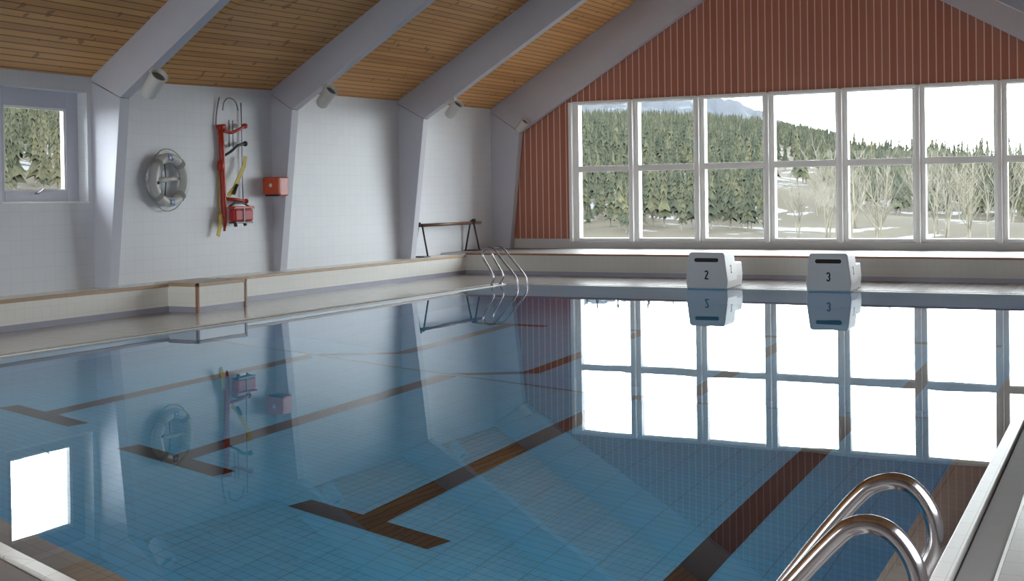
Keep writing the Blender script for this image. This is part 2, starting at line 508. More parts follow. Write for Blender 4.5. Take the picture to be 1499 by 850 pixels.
# tiled step box with wooden edges
r = empty('step_box', (-13.05, 15.2, 0))
tag(r, 'cream tiled step box with wooden edges built out from the long seat ledge', 'step')
x0, x1, y0, y1, h = XBF, -12.76, 14.62, 15.80, .46
def loc_build(mb, name, mats, root, bevel=0):
    mb.v = [tuple(Vector(p) - root.location) for p in mb.v]
    return mb.build(name, mats, root, bevel)
m = MB(); m.box(x0, x1 - .012, y0 + .012, y1 - .012, .10, h - .01); loc_build(m, 'tiled_body', M['cream_tile'], r)
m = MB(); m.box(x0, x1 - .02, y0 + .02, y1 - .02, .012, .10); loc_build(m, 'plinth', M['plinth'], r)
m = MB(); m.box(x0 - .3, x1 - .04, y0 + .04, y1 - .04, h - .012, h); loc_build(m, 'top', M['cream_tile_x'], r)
m = MB()
m.box(x1 - .045, x1, y0, y1, h - .05, h + .006); m.box(x0, x1, y0, y0 + .045, h - .05, h + .006); m.box(x0, x1, y1 - .045, y1, h - .05, h + .006)
loc_build(m, 'top_edging', M['trim'], r, .006)
for yy in (y0, y1 - .045):
    m = MB(); m.box(x1 - .045, x1, yy, yy + .045, .012, h - .05); loc_build(m, 'corner_post', M['trim_red'], r, .006)

# ------------------------------------------------------------------ windows
def pane(root, x0, x1, y, z0, z1, axis='y'):
    m = MB()
    if axis == 'y': m.box(x0, x1, y - .004, y + .004, z0, z1)
    else: m.box(y - .004, y + .004, x0, x1, z0, z1)
    return m.build('glass_pane', M['glass'], root)
for i in range(WN):
    x0 = WXL if i == 0 else WX0 + i * WW
    x1 = WX0 + (i + 1) * WW
    root = struct(empty('window_%d' % (i + 1)))
    g0, g1 = x0 + (.17 if i == 0 else .14), x1 - .12
    yf, yk = YF + .03, YF + .24
    m = MB()                                   # fixed casement: stiles and rails
    m.box(x0, g0, yf, yk, WZ0, WZ1); m.box(g1, x1, yf, yk, WZ0, WZ1)
    m.box(g0, g1, yf, yk, WZ1 - .05, WZ1); m.box(g0, g1, yf, yk, WZ0, WZ0 + .075)
    m.box(g0, g1, yf, yk, WZM - .07, WZM + .07)
    m.build('casement', M['white_frame'], root, bevel=.005)
    m = MB(); m.box(x0 - .04, x0 + .04, YF - .10, yk, WZ0 - .01, WZ1 + .01); m.build('mullion', M['white_frame'], root, bevel=.006)
    m = MB(); m.box(x0 + .04, x1 - .04, YF - .03, YF + .04, WZ1 - .03, WZ1 + .03); m.build('head_trim', M['white_frame'], root, bevel=.005)
    if i == WN - 1:
        m = MB(); m.box(x1 - .04, x1 + .04, YF - .10, yk, WZ0 - .01, WZ1 + .01); m.build('mullion', M['white_frame'], root, bevel=.006)
    pane(root, g0 - .01, g1 + .01, YF + .18, WZM + .06, WZ1 - .04)
    pane(root, g0 - .01, g1 + .01, YF + .18, WZ0 + .065, WZM - .06)
for k, (a, b, c, d) in enumerate(LWIN):
    root = struct(empty('window_%d' % (8 + k)))
    xf = XW - .19
    g = (a + .21, b - .23, c + .16, d - .25)
    m = MB()
    m.box(xf - .12, xf, a, g[0], c, d); m.box(xf - .12, xf, g[1], b, c, d); m.box(xf - .12, xf, g[0], g[1], c, g[2]); m.box(xf - .12, xf, g[0], g[1], g[3], d)
    m.build('window_frame', M['frame'], root, bevel=.006)
    m = MB()
    for q in ((g[0], g[0] + .03, g[2], g[3]), (g[1] - .03, g[1], g[2], g[3]), (g[0] + .03, g[1] - .03, g[2], g[2] + .03), (g[0] + .03, g[1] - .03, g[3] - .03, g[3])):
        m.box(xf - .09, xf - .02, *q)
    m.build('sash', M['white_frame'], root)
    m = MB(); m.box(XW - .19, XW + .012, a - .02, b + .02, c - .025, c + .004); m.build('window_sill', M['white_frame'], root, bevel=.005)
    pane(root, g[0] + .01, g[1] - .01, xf - .07, g[2] + .01, g[3] - .01, 'x')
    if k == 0:
        yc = (g[0] + g[1]) / 2
        m = MB(); m.box(xf, xf + .02, yc - .035, yc + .035, g[2] - .05, g[2] - .02)
        m.tube([(xf + .02, yc - .02, g[2] - .035), (xf + .05, yc - .01, g[2] - .03), (xf + .055, yc + .09, g[2] + .03)], .011, 8)
        m.build('window_handle', M['gray_steel'], root)
for k, (a, b, c, d) in enumerate(RFILL_WIN):
    root = struct(empty('window_%d' % (12 + k)))  # added fill window, not a known part of the hall
    m = MB()
    m.box(XE + .1, XE + .2, a, a + .08, c, d); m.box(XE + .1, XE + .2, b - .08, b, c, d)
    m.box(XE + .1, XE + .2, a + .08, b - .08, c, c + .08); m.box(XE + .1, XE + .2, a + .08, b - .08, d - .08, d)
    m.box(XE + .1, XE + .2, (a + b) / 2 - .04, (a + b) / 2 + .04, c + .08, d - .08)
    m.build('window_frame', M['white_frame'], root)
    pane(root, a + .04, b - .04, XE + .15, c + .04, d - .04, 'x')

root = struct(empty('window_15'))  # invented window band behind the camera, there for its fill light
m = MB(); a, b, c, d = BACK_FILL_WIN
nb = 5
for i in range(nb + 1):
    x = a + (b - a) * i / nb; m.box(max(a, x - .06), min(b, x + .06), YB - .2, YB - .08, c, d)
m.box(a, b, YB - .19, YB - .09, c, c + .1); m.box(a, b, YB - .19, YB - .09, d - .1, d)
m.build('window_frame', M['white_frame'], root)
for i in range(nb):
    x = a + (b - a) * i / nb; pane(root, x + .05, x + (b - a) / nb - .05, YB - .14, c + .05, d - .05)

# ------------------------------------------------------------------ numerals from strokes
def stroke(mb, pts, w, put, th):
    """flat ribbon along 2-D pts; put(u, v, d) -> 3-D"""
    P = [Vector(p) for p in pts]; L = []; R = []
    for i, p in enumerate(P):
        t = (P[min(i + 1, len(P) - 1)] - P[max(i - 1, 0)]).normalized(); n = Vector((-t.y, t.x)) * w / 2
        L.append(p + n); R.append(p - n)
    k = len(P)
    vs = [put(p.x, p.y, th) for p in L] + [put(p.x, p.y, th) for p in R] + [put(p.x, p.y, 0) for p in L] + [put(p.x, p.y, 0) for p in R]
    fs = []
    for i in range(k - 1):
        fs += [(i, i + 1, k + i + 1, k + i), (i, 2 * k + i, 2 * k + i + 1, i + 1), (k + i, k + i + 1, 3 * k + i + 1, 3 * k + i)]
    fs += [(0, k, 3 * k, 2 * k), (k - 1, 3 * k - 1, 4 * k - 1, 2 * k - 1)]
    mb.add(vs, fs)
def arc(cx, cy, rx, ry, a0, a1, n=10):
    return [(cx + rx * math.cos(math.radians(a0 + (a1 - a0) * i / n)), cy + ry * math.sin(math.radians(a0 + (a1 - a0) * i / n))) for i in range(n + 1)]
def digit(mb, ch, h, put, th=.002):
    wd = .46 * h; w = .15 * h; r = wd / 2 - w / 2
    if ch == '2':
        stroke(mb, arc(0, h - w / 2 - r, r, r, 170, -30) + [(-r, w / 2)], w, put, th)
        stroke(mb, [(-r - w * .4, w / 2), (wd / 2, w / 2)], w, put, th)
    else:
        rr = (h - w) / 4
        stroke(mb, arc(0, h - w / 2 - rr, r, rr, 165, -90), w, put, th)
        stroke(mb, arc(0, w / 2 + rr, r, rr, 90, -165), w, put, th)

def starting_block(cx, num, label):
    root = empty('starting_block', (cx, 21.50, .012))
    tag(root, label, 'starting block', 'starting blocks at the far pool edge')
    h = .655
    # rounded trapezoid front outline
    def outline(grow=0):
        pts = []
        b, mid, t = .375, .392, .335
        pts += [(-b, 0), (b, 0), (mid, .14)]
        for a in (0, 30, 60, 90): pts.append((t - .05 + .05 * math.cos(math.radians(a)), h - .05 + .05 * math.sin(math.radians(a))))
        for a in (90, 120, 150, 180): pts.append((-t + .05 + .05 * math.cos(math.radians(a)), h - .05 + .05 * math.sin(math.radians(a))))
        pts.append((-mid, .14))
        return pts
    m = MB(); m.prism(outline(), 'y', 0, .62); m.build('body', M['block'], root, bevel=.02)
    m = MB(); m.prism([(-.33, 0), (.33, 0), (.35, .2), (.33, .44), (-.33, .44), (-.35, .2)], 'y', .615, 1.12); m.build('rear_step', M['block'], root, bevel=.02)
    sl = [(x, z) for x, z in arc(.195, .517, .03, .036, -90, 90, 8)] + arc(-.195, .517, .03, .036, 90, 270, 8)
    m = MB(); m.prism(sl, 'y', -.004, .02); m.build('grip_slot', M['slot'], root)
    m = MB(); digit(m, num, .165, lambda u, v, d: (u, -d, .165 + v)); m.build('numeral', M['ink'], root, fix=False)
    m = MB()
    def side(u, v, d):
        z = .27 + v; x = .392 + (.335 - .392) * (z - .14) / (h - .05 - .14)
        return (x + .002 + d, .30 + u, z)
    digit(m, num, .15, side); m.build('numeral', M['ink'], root, fix=False)
starting_block(-6.89, '2', 'pale starting block bearing number 2, left one at the far pool edge')
starting_block(-4.70, '3', 'pale starting block bearing number 3, right one at the far pool edge')

# ------------------------------------------------------------------ pool ladders
def ladder(name_label, rails, rad, axis_pts, treads):
    pass
r = empty('pool_ladder', (-11.0, 21.3, 0))
tag(r, 'stainless swan-neck ladder with two slim hand rails in the far left pool corner', 'pool ladder')
def rail_far(y, dx, dxb):
    pts = [(-11.20 + dxb, .014), (-11.20 + dxb, .06), (-11.17 + dx, .17), (-11.27 + dx, .36), (-11.40 + dx, .57), (-11.385 + dx, .68), (-11.28 + dx, .74), (-11.16 + dx, .71), (-11.03 + dx, .57), (-10.72 + dx, .22), (-10.655 + dx, .06), (-10.65 + dx, -.2), (-10.65 + dx, -1.0)]
    m = MB(); m.tube([(p[0], y, p[1]) for p in smooth([(x, z, 0) for x, z in pts], 6)], .021, 10)
    loc_build(m, 'hand_rail', M['steel'], r)
    m = MB(); m.lathe([(0, .03), (.04, .03), (.045, .012)], Matrix.Translation((-11.20 + dxb, y, .002)), 16); loc_build(m, 'base_collar', M['steel'], r)
rail_far(21.10, .13, .12); rail_far(21.47, .15, .12)
for z in (-.25, -.5, -.75):
    m = MB(); m.box(-10.57, -10.45, 21.10, 21.47, z - .015, z + .015); loc_build(m, 'tread', M['steel'], r, .004)

r = empty('pool_ladder', (-.8, 3.75, 0))
tag(r, 'thick stainless ladder with two curved hand rails at the near right pool edge', 'pool ladder')
def rail_near(y, pts):
    m = MB(); m.tube([(p[0], y, p[1]) for p in smooth([(x, z, 0) for x, z in pts], 10)], .0265, 18)
    loc_build(m, 'hand_rail', M['steel'], r)
    m = MB(); m.lathe([(0, .03), (.045, .03), (.055, .012)], Matrix.Translation((pts[0][0], y, .002)), 20); loc_build(m, 'base_collar', M['steel'], r)
rail_near(4.03, [(-.62, .014), (-.635, .15), (-.645, .33), (-.60, .49), (-.557, .60), (-.572, .70), (-.635, .775), (-.72, .775), (-.81, .705), (-1.03, .42), (-1.17, .22), (-1.21, .05), (-1.21, -.3), (-1.21, -.95)])
rail_near(3.46, [(-.60, .014), (-.605, .15), (-.605, .33), (-.565, .49), (-.522, .60), (-.537, .70), (-.60, .775), (-.685, .782), (-.775, .705), (-1.01, .42), (-1.17, .22), (-1.21, .05), (-1.21, -.3), (-1.21, -.95)])
for z in (-.3, -.55, -.8):
    m = MB(); m.box(-1.26, -1.15, 3.46, 4.03, z - .015, z + .015); loc_build(m, 'tread', M['steel'], r, .004)

# ------------------------------------------------------------------ life ring on the left wall
cy, cz, R, rt = 15.28, 2.07, .36, .078
r = empty('life_ring', (XW, cy, cz))
tag(r, 'white round life ring with rope and small blue emblems on the left wall', 'life ring')
def rp(a, rad, x=.11): return (x, rad * math.cos(a), rad * math.sin(a))
m = MB(); m.tube([rp(2 * PI * i / 48, R) for i in range(48)], rt, 16, closed=True); m.build('ring', M['ring'], r)
for k in range(4):
    a = PI / 4 + k * PI / 2
    m = MB()
    c = Vector(rp(a, R)); ed = Vector((0, math.cos(a), math.sin(a))); tg = Vector((0, -math.sin(a), math.cos(a)))
    for s in (-.03, 0, .03):
        m.tube([c + tg * s + (ed * math.cos(t) + Vector((1, 0, 0)) * math.sin(t)) * (rt + .004) for t in [2 * PI * i / 14 for i in range(14)]], .012, 6, closed=True)
    m.build('rope_band', M['rope'], r)
m = MB()
for k in range(4):
    a0 = PI / 4 + k * PI / 2
    m.tube([rp(a0 + PI / 2 * i / 12, R + rt + .01 + .055 * math.sin(PI * i / 12), .11 - .03 * math.sin(PI * i / 12)) for i in range(13)], .010, 6)
m.build('grab_rope', M['rope'], r)
for a, sg in ((PI / 2 + .12, 1), (-PI / 2 - .02, -1)):
    c = Vector(rp(a, R, .11 + rt - .006))
    m = MB(); m.box(c.x, c.x + .012, c.y - .045, c.y + .045, c.z - .05, c.z + .05)
    m.box(c.x + .012, c.x + .014, c.y - .018, c.y + .018, c.z - .02, c.z + .02, 1)
    m.build('emblem', [M['emblem'], M['ring']], r)
for a in (PI / 2, PI + .15):
    c = Vector(rp(a, R - .03, .11 + rt * .9)); m = MB(); m.lathe([(0, .012), (.026, .012), (.028, 0)], Matrix.Translation(c) @ Matrix.Rotation(PI / 2, 4, 'Y'), 14); m.build('dark_eyelet', M['slot'], r)
m = MB(); m.tube([(.06, -.30, -.04), (.09, -.1, .0), (.09, .12, .02), (.06, .28, .03)], [.03, .042, .038, .03], 12); m.build('coiled_line', M['ring'], r)
m = MB(); m.tube([(.02, .0, .27), (.05, .0, .0), (.02, .0, -.27)], .012, 8); m.build('wall_hook', M['gray_steel'], r)

# ------------------------------------------------------------------ rescue gear on the left wall
def W(y, z, d=.06): return (XW + d, y, z)
r = empty('rescue_pole', W(16.63, 2.2, 0))
tag(r, 'tall red rescue pole with branching arms hung beside the life ring', 'rescue pole')
m = MB(); m.tube([W(16.61, 3.02), W(16.65, 2.6), W(16.66, 2.2), W(16.68, 1.62), W(16.70, 1.36), W(16.68, 1.20)], [.045, .05, .05, .048, .032, .02], 12); loc_build(m, 'shaft', M['red'], r)
m = MB(); m.tube([W(16.56, 2.98, .05), W(16.72, 3.0, .07)], .045, 10); loc_build(m, 'top_clamp', M['red'], r)
m = MB(); m.tube(smooth([W(16.68, 2.93, .07), W(16.85, 2.90, .10), W(17.0, 2.95, .12), W(17.18, 3.02, .12)], 5), .028, 10); m.lathe([(0, -.05), (.045, -.03), (.05, 0), (.045, .03), (0, .05)], Matrix.Translation(W(17.2, 3.03, .12)), 12)
loc_build(m, 'red_arm', M['red'], r)
m = MB(); m.tube(smooth([W(16.70, 2.50, .07), W(16.85, 2.58, .10), W(17.0, 2.68, .12), W(17.18, 2.72, .12)], 5), .024, 10); m.lathe([(0, -.05), (.04, -.03), (.045, 0), (.04, .03), (0, .05)], Matrix.Translation(W(17.2, 2.72, .12)), 12)
loc_build(m, 'black_arm', M['black'], r)
m = MB(); m.tube([W(16.72, 1.76, .07), W(16.95, 1.74, .11), W(17.18, 1.71, .12)], .028, 10); m.lathe([(0, -.05), (.04, -.03), (.045, 0), (.04, .03), (0, .05)], Matrix.Translation(W(17.2, 1.71, .12)), 12)
loc_build(m, 'red_arm', M['red'], r)
m = MB(); m.lathe([(0, -.10), (.05, -.08), (.06, 0), (.045, .08), (0, .11)], Matrix.Translation(W(16.60, 2.33, .07)), 12); m.tube([W(16.60, 2.3), W(16.63, 2.1), W(16.66, 1.95)], .025, 8)
loc_build(m, 'release_lever', M['red'], r)

r = empty('rescue_crook', W(16.9, 3.2, 0))
tag(r, 'grey metal rescue crook with looped ends above the red pole', 'rescue crook')
m = MB()
m.tube(smooth([W(16.54, 3.0, .03), W(16.57, 3.25, .03), W(16.63, 3.5, .04)], 5), .013, 8)
m.tube(smooth([W(16.70, 3.28, .05), W(16.73, 3.42, .06), W(16.85, 3.5, .07), W(17.02, 3.45, .07), W(17.10, 3.30, .06)], 6), .011, 8)
m.tube([W(17.20, 3.44, .04), W(17.21, 2.9, .04), W(17.21, 2.1, .04), W(17.22, 1.66, .04)], .010, 8)
loc_build(m, 'hook_rod', M['gray_steel'], r)
m = MB()
m.tube([W(16.86, 3.12, .05), W(16.86, 2.65, .05)], .009, 6); m.tube([W(16.96, 3.12, .05), W(16.96, 2.65, .05)], .009, 6)
loc_build(m, 'spacer_rod', M['gray_steel'], r)

r = empty('rescue_strap', W(16.95, 2.1, 0))
tag(r, 'yellow webbing strap slung diagonally between red pole and grey rod', 'strap')
def ribbon(mb, pts, w, mat=0):
    P = [Vector(p) for p in pts]
    for a, b in zip(P, P[1:]):
        n = Vector((0, -(b - a).z, (b - a).y)).normalized() * w / 2; dx = Vector((.012, 0, 0))
        mb.add([a - n, b - n, b + n, a + n, a - n + dx, b - n + dx, b + n + dx, a + n + dx], [(0, 1, 2, 3), (4, 7, 6, 5), (0, 4, 5, 1), (2, 6, 7, 3), (0, 3, 7, 4), (1, 5, 6, 2)], mat)
m = MB(); ribbon(m, [W(16.72, 1.80, .12), W(16.86, 1.93, .13), W(17.04, 2.18, .13), W(17.15, 2.34, .13), W(17.18, 2.50, .13)], .085); loc_build(m, 'webbing', M['yellow'], r)
m = MB(); m.tube([W(16.83, 1.84, .15), W(16.93, 2.0, .15)], .03, 8); loc_build(m, 'buckle', M['black'], r)

r = empty('rescue_bag', W(16.95, 1.47, 0))
tag(r, 'red rescue bag with black straps hung at the foot of the red pole', 'bag')
m = MB(); m.box(XW + .12, XW + .27, 16.72, 17.22, 1.36, 1.58); b_ = loc_build(m, 'bag_body', M['red_cloth'], r, .035)
m = MB(); m.box(XW + .115, XW + .28, 16.70, 17.24, 1.585, 1.625); loc_build(m, 'lid', M['red'], r, .012)
m = MB(); m.tube([W(16.72, 1.63, .15), W(16.85, 1.69, .16), W(17.05, 1.69, .16), W(17.24, 1.62, .15)], .017, 8); m.box(XW + .265, XW + .28, 16.93, 16.97, 1.36, 1.58); m.box(XW + .115, XW + .27, 16.74, 17.2, 1.33, 1.36)
m.tube([W(16.80, 1.34, .2), W(16.82, 1.28, .2)], .03, 8); m.tube([W(17.05, 1.34, .2), W(17.07, 1.29, .2)], .03, 8)
loc_build(m, 'straps', M['black'], r)

r = empty('rescue_paddle', W(16.53, 1.3, 0))
tag(r, 'yellow stick hanging at the lower left of the red rescue bag', 'stick')
m = MB(); ribbon(m, [W(16.55, 1.50, .09), W(16.53, 1.36, .10), W(16.49, 1.20, .10), W(16.46, 1.12, .10)], .085); loc_build(m, 'blade', M['yellow'], r, .01)
m = MB(); m.tube([W(16.60, 2.2, .03), W(16.57, 1.8, .04), W(16.55, 1.48, .08)], .009, 6); loc_build(m, 'cord', M['yellow'], r)

# red box fixed to the column
r = empty('red_box', (-13.75, 17.95, 1.97))
tag(r, 'small orange-red box with white round mark fixed by the column right of the rescue gear', 'box')
bx0, bx1, by0, by1, bz0, bz1 = -13.985, -13.63, 17.82, 18.10, 1.80, 2.135
m = MB(); m.box(bx0, bx1, by0 + .03, by1, bz0, bz1); loc_build(m, 'case', M['red'], r, .02)
m = MB(); m.box(bx0 - .005, bx1 + .005, by0 - .005, by0 + .05, bz0 + .03, bz1 + .005); loc_build(m, 'cover', M['red_orange'], r, .02)
m = MB(); m.lathe([(0, .004), (.033, .004), (.036, 0)], Matrix.Translation((-13.82, by0 - .006, 1.99)) @ Matrix.Rotation(PI / 2, 4, 'X'), 18); loc_build(m, 'round_mark', M['ring'], r)
m = MB(); m.box(bx0 + .03, bx1 - .03, by0 + .02, by0 + .06, bz0 - .005, bz0 + .025); loc_build(m, 'latch_strip', M['black'], r)

# ------------------------------------------------------------------ folding trestle on the ledge
r = empty('trestle', (-13.75, 24.2, .446))
tag(r, 'dark folding trestle with wooden top rail leaning in the far left corner', 'trestle')
m = MB(); m.tube([(-13.80, 22.93, 1.135), (-13.80, 25.75, 1.135)], .035, 10); loc_build(m, 'top_rail', M['dark_wood'], r)
for yy, d in ((22.98, .10), (25.33, .12)):
    zb = .446 if yy < 24 else .486
    m = MB()
    m.tube([(-13.76, yy, 1.17), (-13.68, yy + d, zb + .01)], .02, 8); m.tube([(-13.84, yy, 1.17), (-13.93, yy - d * .8, zb + .01)], .02, 8)
    m.box(-13.96, -13.64, yy - .12, yy + .14, zb, zb + .022); m.tube([(-13.80, yy - .03, 1.10), (-13.80, yy - .03, 1.20)], .03, 8)
    loc_build(m, 'leg_frame', M['dark_metal'], r)
m = MB(); m.lathe([(0, -.05), (.05, -.04), (.055, 0), (.05, .04), (0, .05)], Matrix.Translation((-13.80, 25.42, 1.18)), 12); loc_build(m, 'clamp_knob', M['dark_metal'], r)

# ------------------------------------------------------------------ spotlights below the rafters
LAMPS = [(4, -12.80, 3.425, 'nearest and largest white can spotlight under the first rafter on the left wall', 1.22),
         (5, -12.80, 3.535, 'white can spotlight on the second visible rafter above the red box', 1.15),
         (6, -12.66, 3.56, 'white can spotlight on the third visible rafter above the trestle', 1.1),
         (7, -13.08, 3.43, 'smallest white can spotlight at the far corner beside the board wall', .95)]
for i, x, z, lab, k in LAMPS:
    y, xc, zc, xb_, ze, s = FR[i]
    yy = y + .02 if i < 7 else y - .16
    root = empty('spotlight', (x, yy, z))
    tag(root, lab, 'spotlight', 'can spotlights under the rafters')
    ax = Vector((.716, -.2, .6)).normalized()
    q = ax.to_track_quat('Z', 'Y').to_matrix().to_4x4()
    m = MB(); m.lathe([(0, -.17 * k), (.07 * k, -.17 * k), (.095 * k, -.14 * k), (.105 * k, .16 * k), (.113 * k, .17 * k), (.113 * k, .19 * k), (.095 * k, .19 * k), (.09 * k, .13 * k)], q, 28)
    m.build('can', M['can'], root)
    m = MB(); m.lathe([(0, .135 * k), (.092 * k, .135 * k)], q, 24); m.build('lens', M['lens'], root)
    zr = zc + s * (x - .06 - xc) - z        # rafter underside above the lamp
    m = MB(); m.box(-.11 * k, .02 * k, .02, .12 if i < 7 else .18, zr - .03, zr + .03)
    m.tube([(-.05 * k, .06, zr - .02), (-.07 * k, .04, (zr) * .5 + .02), (-.06 * k, .0, .0)], .022, 8)
    m.build('bracket', M['can'], root)

# ------------------------------------------------------------------ outside: ground, hill, mountain, trees
SKY = [(-10, 1.2), (0, 1.2), (4.1, 1.35), (5.4, 1.45), (6.8, 1.75), (8, 2.05), (8.7, 1.9), (10, 2.1), (11.4, 2.45), (11.9, 2.85), (13.2, 3.2), (15.2, 3.6), (18, 3.95), (21, 4.1), (24, 4.15), (30, 5.0), (40, 6.2), (60, 6.8), (80, 6)]
def lerp(T, a):
    if a <= T[0][0]: return T[0][1]
    for p, q in zip(T, T[1:]):
        if a <= q[0]: return p[1] + (q[1] - p[1]) * (a - p[0]) / (q[0] - p[0])
    return T[-1][1]
RH = 620.0
def ground_z(x, y):
    r = math.hypot(x, y); a = math.degrees(math.atan2(-x, y))
    e = lerp(SKY, a)
    zr = 1.7 + RH * math.tan(math.radians(e)) - 6.5
    r0 = 55.0
    if r <= r0: z = -.6
    elif r <= RH: z = -.6 + (zr + .6) * ((r - r0) / (RH - r0)) ** 1.12
    else: z = zr - (r - RH) * .02
    bump = math.sin(x * .11 + 1.3) * math.cos(y * .09) + .5 * math.sin(x * .31 + y * .23)
    return z + bump * min(1, max(0, (r - 40) / 60)) * .7
m = MB()
NA, NR = 110, 50
idx = {}
for i in range(NA + 1):
    a = math.radians(-14 + 84 * i / NA)
    for j in range(NR + 1):
        r_ = 36 * (800 / 36) ** (j / NR)
        x, y = -math.sin(a) * r_, math.cos(a) * r_
        idx[i, j] = len(m.v); m.v.append((x, y, ground_z(x, y)))
for i in range(NA):
    for j in range(NR):
        m.face([idx[i, j], idx[i + 1, j], idx[i + 1, j + 1], idx[i, j + 1]], 0, True)
struct(m.build('hillside', M['ground']))
m = MB(); m.box(-60, XW - .4, -30, 60, -1.0, -.7); m.box(XE + .4, 40, -30, 60, -1.0, -.7); m.box(XW - .4, XE + .4, YF + .35, 60, -1.0, -.7)
struct(m.build('ground', M['ground']))
# bare mountain behind the forest
MT = [(2, .6), (4, 1.35), (5, 1.5), (6, 1.45), (7.2, 1.1), (8, .8), (12, 1.8), (13.4, 2.9), (14.6, 3.5), (15.6, 3.95), (16.5, 4.35), (17.2, 4.5), (18, 4.45), (20, 4.6), (22, 4.75), (26, 5.2), (34, 5)]
m = MB(); idx = {}
NA = 150
for i in range(NA + 1):
    ad = 1 + 34 * i / NA; a = math.radians(ad)
    for j in range(9):
        r_ = 1000 + 110 * j
        e = lerp(MT, ad) + .05 * math.sin(ad * 5.1) + .03 * math.sin(ad * 13.7)
        top = 1.7 + 1880 * math.tan(math.radians(e))
        z = -30 + (top + 30) * (j / 8) ** 1.0 + (math.sin(i * 1.7 + j * 2.1) + math.sin(i * .6 - j * 1.1)) * 3 * (j < 8)
        idx[i, j] = len(m.v); m.v.append((-math.sin(a) * r_, math.cos(a) * r_, z))
for i in range(NA):
    for j in range(8): m.face([idx[i, j], idx[i + 1, j], idx[i + 1, j + 1], idx[i, j + 1]], 0, True)
struct(m.build('mountain', M['mountain']))

# conifers
def conifer_geo(seed, tiers=10, n=9):
    R = random.Random(seed); m = MB()
    m.tube([(0, 0, -.06), (0, 0, .5), (0, 0, .95)], [.018, .013, .004], 5, 1, cap=False)
    for t in range(tiers):
        f = t / (tiers - 1)
        zb = .16 + .74 * f; rad = (.135 - .105 * f ** .8) * R.uniform(.75, 1.2); h = .20 - .09 * f
        b = len(m.v); m.v.append((R.uniform(-.01, .01), R.uniform(-.01, .01), min(1.0, zb + h)))
        o = R.uniform(0, 6)
        for j in range(n):
            a = o + 2 * PI * j / n; q = rad * (R.uniform(.85, 1.2) if j % 2 else R.uniform(.45, .7))
            m.v.append((q * math.cos(a), q * math.sin(a), zb - .05 * (j % 2) + R.uniform(-.02, .02)))
        for j in range(n): m.face([b, b + 1 + j, b + 1 + (j + 1) % n], 0)
    return m
GEO = [conifer_geo(s) for s in range(6)]
def clearing(a, r):     # open snowy slope behind the middle of the gable window
    return 11.9 < a < 14.9 and 60 < r < 330
cand = []
R2 = random.Random(11)
near_ = []
while len(cand) < 6500:
    left = R2.random() < .2
    a = R2.uniform(44.5, 52) if left else R2.uniform(2.5, 25.2)
    r_ = math.sqrt(R2.uniform((95 if left else 62) ** 2, (RH + 6) ** 2))
    close = not left and a > 14.6 and R2.random() < .2
    if close: r_ = R2.uniform(64, 150)
    if not left and a < 11.6 and R2.random() < .3: r_ = R2.uniform(88, 230); close = True
    if left and r_ > 300: r_ = R2.uniform(95, 300)
    if not left and r_ < (64 + 3 * math.sin(a * 1.7) if a > 14.6 else 85 if a < 11.6 else 115): continue
    if clearing(a, r_) and R2.random() > .2: continue
    if not left and a < 7.5 and r_ > 420 and R2.random() > .45: continue
    h = R2.uniform(4.2, 6.6)
    if not left and r_ < 125: h = R2.uniform(2.6, 4.4)
    x, y = -math.sin(math.radians(a)) * r_, math.cos(math.radians(a)) * r_
    if r_ < 190:
        if any((x - q[0]) ** 2 + (y - q[1]) ** 2 < (5.0 if left else 3.2 if r_ > 125 else 1.5) for q in near_): continue
        near_.append((x, y))
    cand.append((r_, x, y, h, R2.randrange(6), R2.uniform(0, 6.28), left, R2.uniform(.8, 1.15)))
cand.sort()
def slots(mb): return mb
protos = {}
def place_tree(x, y, h, k, rz, left, wd):
    key = (k, left)
    if key not in protos:
        g = GEO[k]; mb = MB(); mb.v, mb.f, mb.m, mb.s = list(g.v), list(g.f), list(g.m), list(g.s)
        o = mb.build('larch_tree' if left else 'conifer_tree', [M['larch'] if left else M['needles'], M['bark']], fix=False)
        protos[key] = o
    else:
        o = protos[key].copy(); COL.objects.link(o)
    o.location = (x, y, ground_z(x, y)); o.rotation_euler = (0, 0, rz); o.scale = (h * wd, h * wd, h)
    if left: tag(o, 'yellow-green conifer on the slope outside the left side window', 'tree', 'conifers outside the side window')
    else: tag(o, 'dark green conifer on the slope outside the gable windows', 'tree', 'conifers outside the gable windows')
nl = nr = 0
mass = [MB(), MB()]
for sc_, x, y, h, k, rz, left, wd in cand:
    if left and nl < 90: nl += 1; place_tree(x, y, h, k, rz, left, wd); continue
    if not left and nr < 300: nr += 1; place_tree(x, y, h, k, rz, left, wd); continue
    g = GEO[k]; z0 = ground_z(x, y); c_, s_ = math.cos(rz), math.sin(rz); mb = mass[1 if left else 0]
    b = len(mb.v)
    mb.v += [(x + (p[0] * c_ - p[1] * s_) * h * wd, y + (p[0] * s_ + p[1] * c_) * h * wd, z0 + p[2] * h) for p in g.v]
    for f, mm in zip(g.f, g.m): mb.face([b + q for q in f], mm)
o = mass[0].build('conifer_forest', [M['needles'], M['bark']], fix=False)
tag(o, 'dense conifer forest covering the upper hill beyond the gable windows', 'forest', kind='stuff')
o = mass[1].build('larch_forest', [M['larch'], M['bark']], fix=False)
tag(o, 'thinner yellowish forest further up the slope outside the side window', 'forest', kind='stuff')

